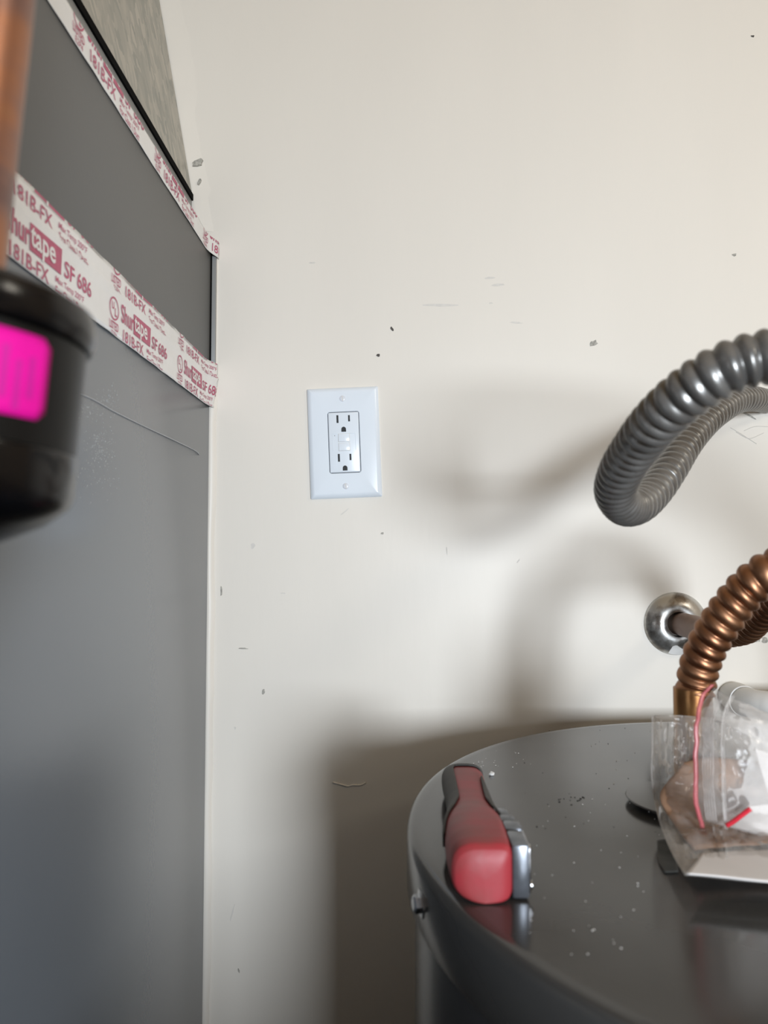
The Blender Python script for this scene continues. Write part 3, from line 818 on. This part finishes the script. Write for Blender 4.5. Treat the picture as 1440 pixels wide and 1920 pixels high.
def lidp(px, py): 
    q = on_lid(px, py); return Vector((q.x, q.y, ZT + .0006))
scrap = sheet('film_scrap', [[lidp(1232, 1578), lidp(1246, 1576), lidp(1258, 1576)], [lidp(1234, 1615), lidp(1250, 1612), lidp(1268, 1612)], [lidp(1246, 1638), lidp(1258, 1638), lidp(1272, 1637)]],
              mat('grey_scrap', (0.06, 0.06, 0.054), 0.75, vary=0.4, vscale=120), None, 14, 18, 9.0, .0004, 80)[0]
md = scrap.modifiers.new('t', 'SOLIDIFY'); md.thickness = .0002
tag(scrap, 'small dark grey smudged scrap lying on the lid left of the clear bag', 'scrap')

# the zip bag in front, standing up, with a red stripe along its mouth
bagB = thing('zip_bag', P(1370, 1548, .440), 'frosted zip bag with a red stripe along its mouth, right edge of the photo', 'bag')
rowsB = [PP([(1339, 1289, .438), (1362, 1305, .432), (1395, 1318, .430), (1430, 1334, .432), (1490, 1352, .436)]),
         PP([(1311, 1335, .436), (1345, 1345, .424), (1390, 1352, .420), (1435, 1358, .422), (1500, 1372, .430)]),
         PP([(1303, 1390, .434), (1345, 1400, .418), (1392, 1405, .412), (1438, 1408, .416), (1505, 1415, .426)]),
         PP([(1303, 1450, .432), (1346, 1455, .416), (1394, 1458, .410), (1440, 1460, .414), (1508, 1465, .424)]),
         PP([(1304, 1500, .432), (1346, 1505, .418), (1394, 1508, .412), (1440, 1512, .416), (1510, 1520, .426)]),
         PP([(1315, 1538, .434), (1350, 1547, .424), (1395, 1558, .420), (1440, 1572, .420), (1510, 1590, .426)])]
fb, gB, nB = sheet('film', rowsB, M_film2, bagB, 60, 60, 3.3, .0022, 38, puff=.003, floor=ZT + .010)
def along(u, off=.0048, j0=0, j1=60, uf=None):
    o = []
    for j in range(j0, j1 + 1):
        uu = u if uf is None else uf(j / 60)
        k = uu * 60; a = int(k); t = k - a; a2 = min(a + 1, 60)
        o.append(gB[j][a].lerp(gB[j][a2], t) + nB[j][a] * (off + crumple(gB[j][a], 3.3, .0022, 38) * .9))
    return o
def strip(name, path, wd, mt, parent):
    vs, fs = [], []
    for i, p in enumerate(path):
        vs += [p + Vector((-wd / 2, 0, 0)), p + Vector((0, -.0004, 0)), p + Vector((wd / 2, 0, 0))]
        if i: b = 3 * i; fs += [(b - 3, b - 2, b + 1, b), (b - 2, b - 1, b + 2, b + 1)]
    o = mk(name, vs, fs, mt, parent); md = o.modifiers.new('t', 'SOLIDIFY'); md.thickness = .0003
    return o
tag(strip('red_stripe', along(.10, uf=lambda v: .02 + .10 * min(1, v * 4)), .0027, M_redzip, bagB), 'pale red stripe along the mouth of the bag')
for u in (.185, .205, .225, .245, .265): sweep('zip_rib', along(u, .0046, 6, 54), lambda s, a: .00032, M_film2, bagB, seg=6)
sweep('zip_seal', along(.34, .0042, 2, 56), lambda s, a: .0010, M_film2, bagB, seg=8)
sweep('red_zip_line', resample(catmull(PP([(1362, 1548, .412), (1374, 1541, .4105), (1386, 1532, .409), (1398, 1523, .408), (1409, 1515, .407)]), 10), .001), lambda s, a: .0013, M_redmark, bagB, seg=8)
leaf = sheet('instruction_leaflet', [PP([(1414, 1402, .434), (1440, 1410, .434), (1500, 1412, .436)]), PP([(1428, 1450, .436), (1455, 1452, .436), (1510, 1458, .438)]),
                                     PP([(1440, 1490, .437), (1460, 1490, .437), (1515, 1490, .438)])], M_paper, None, 16, 16, 6.0, .0006, 40)[0]
md = leaf.modifiers.new('t', 'SOLIDIFY'); md.thickness = .0003
tag(leaf, 'white paper leaflet inside the zip bag at the right edge', 'paper')
leaf2 = sheet('paper_slip', [PP([(1404, 1512, .424), (1440, 1508, .424), (1510, 1510, .43)]), PP([(1382, 1536, .426), (1440, 1545, .424), (1510, 1560, .43)]),
                             PP([(1368, 1550, .428), (1420, 1563, .425), (1510, 1588, .43)])], M_paper, None, 20, 14, 7.0, .0006, 40, floor=ZT + .010)[0]
md = leaf2.modifiers.new('t', 'SOLIDIFY'); md.thickness = .0003
tag(leaf2, 'white paper slip in the bottom of the zip bag, beside the bright red line', 'paper')

# ---------------------------------------------------------------- black canister on the copper line, close to the camera
ax0 = P(-104, 622, .20)                                  # axis point at the height of the collar's lower edge
tilt = Matrix.Rotation(math.radians(4.9), 4, 'Y')
MC = Matrix.Translation(ax0) @ tilt
can = thing('filter_canister', ax0, 'out of focus black canister with a magenta label hanging from a copper pipe', 'canister')
lathe('collar', [(.030, -.001), (.0378, .0), (.0386, .0015), (.0386, .0065), (.0375, .0098), (.034, .0118), (.028, .0130), (.016, .0138), (.0145, .016)], M_canblack, can, 72, MC)
lathe('canister_body', [(.0365, -.0302), (.0365, -.0008)], M_canmatte, can, 72, MC)
lathe('base_cup', [(.0355, -.0302), (.0368, -.0305), (.0372, -.032), (.0372, -.0425), (.0362, -.0455), (.030, -.0510), (.020, -.0562), (.0140, -.0590), (.0135, -.0615)], M_canblack, can, 72, MC)
# magenta label wrapped on the body
vs, fs = [], []
def lab(aa, zz, off): return MC @ Vector(((.0365 + off) * math.cos(aa), (.0365 + off) * math.sin(aa), zz))
LA0, LA1, LZ0, LZ1 = math.radians(-175), math.radians(-17), -.0240, -.0030
na, nz = 40, 8
for i in range(na + 1):
    for j in range(nz + 1):
        f, g = i / na, j / nz
        aa = LA0 + (LA1 - LA0) * f; zz = LZ0 + (LZ1 - LZ0) * g
        c = .0022                                       # rounded corners
        e = (1 - f) * (LA1 - LA0) * .0365
        if e < c: zz = (LZ0 + LZ1) / 2 + (zz - (LZ0 + LZ1) / 2) * (1 - (c - math.sqrt(max(c * c - (c - e) ** 2, 0))) / ((LZ1 - LZ0) / 2))
        vs.append(lab(aa, zz, .0003))
for i in range(na):
    for j in range(nz):
        a = i * (nz + 1) + j; fs.append((a, a + 1, a + nz + 2, a + nz + 1))
lb = mk('magenta_label', vs, fs, M_magenta, can)
md = lb.modifiers.new('t', 'SOLIDIFY'); md.thickness = .0002; md.offset = 1
for a0, z0, z1 in ((-27, -.019, -.0085), (-32.5, -.0225, -.010), (-38, -.020, -.007)):
    vs = [lab(math.radians(a0 + d), z, .00062) for d in (0, 1.5, 3) for z in (z0, z1)]
    mk('label_print', vs, [(0, 1, 3, 2), (2, 3, 5, 4)], M_magdark, lb)
lathe('copper_line', [(.0132, .0140), (.0132, .12), (.0132, .74)], M_heat, can, 40, MC)
low = MC @ Vector((0, 0, -.056))
dn = (MC.to_3x3() @ Vector((0, 0, -1)))
pth = catmull([low, low + dn * .02, low + dn * .045 + Vector((-.004, 0, 0)), low + dn * .066 + Vector((-.024, 0, 0)), Vector((-.19, .2, (low + dn * .07).z)), Vector((CX + .001, .2, (low + dn * .07).z))], 14)
sweep('outlet_line', pth, lambda s, a: .0128, M_heat, can, 28)
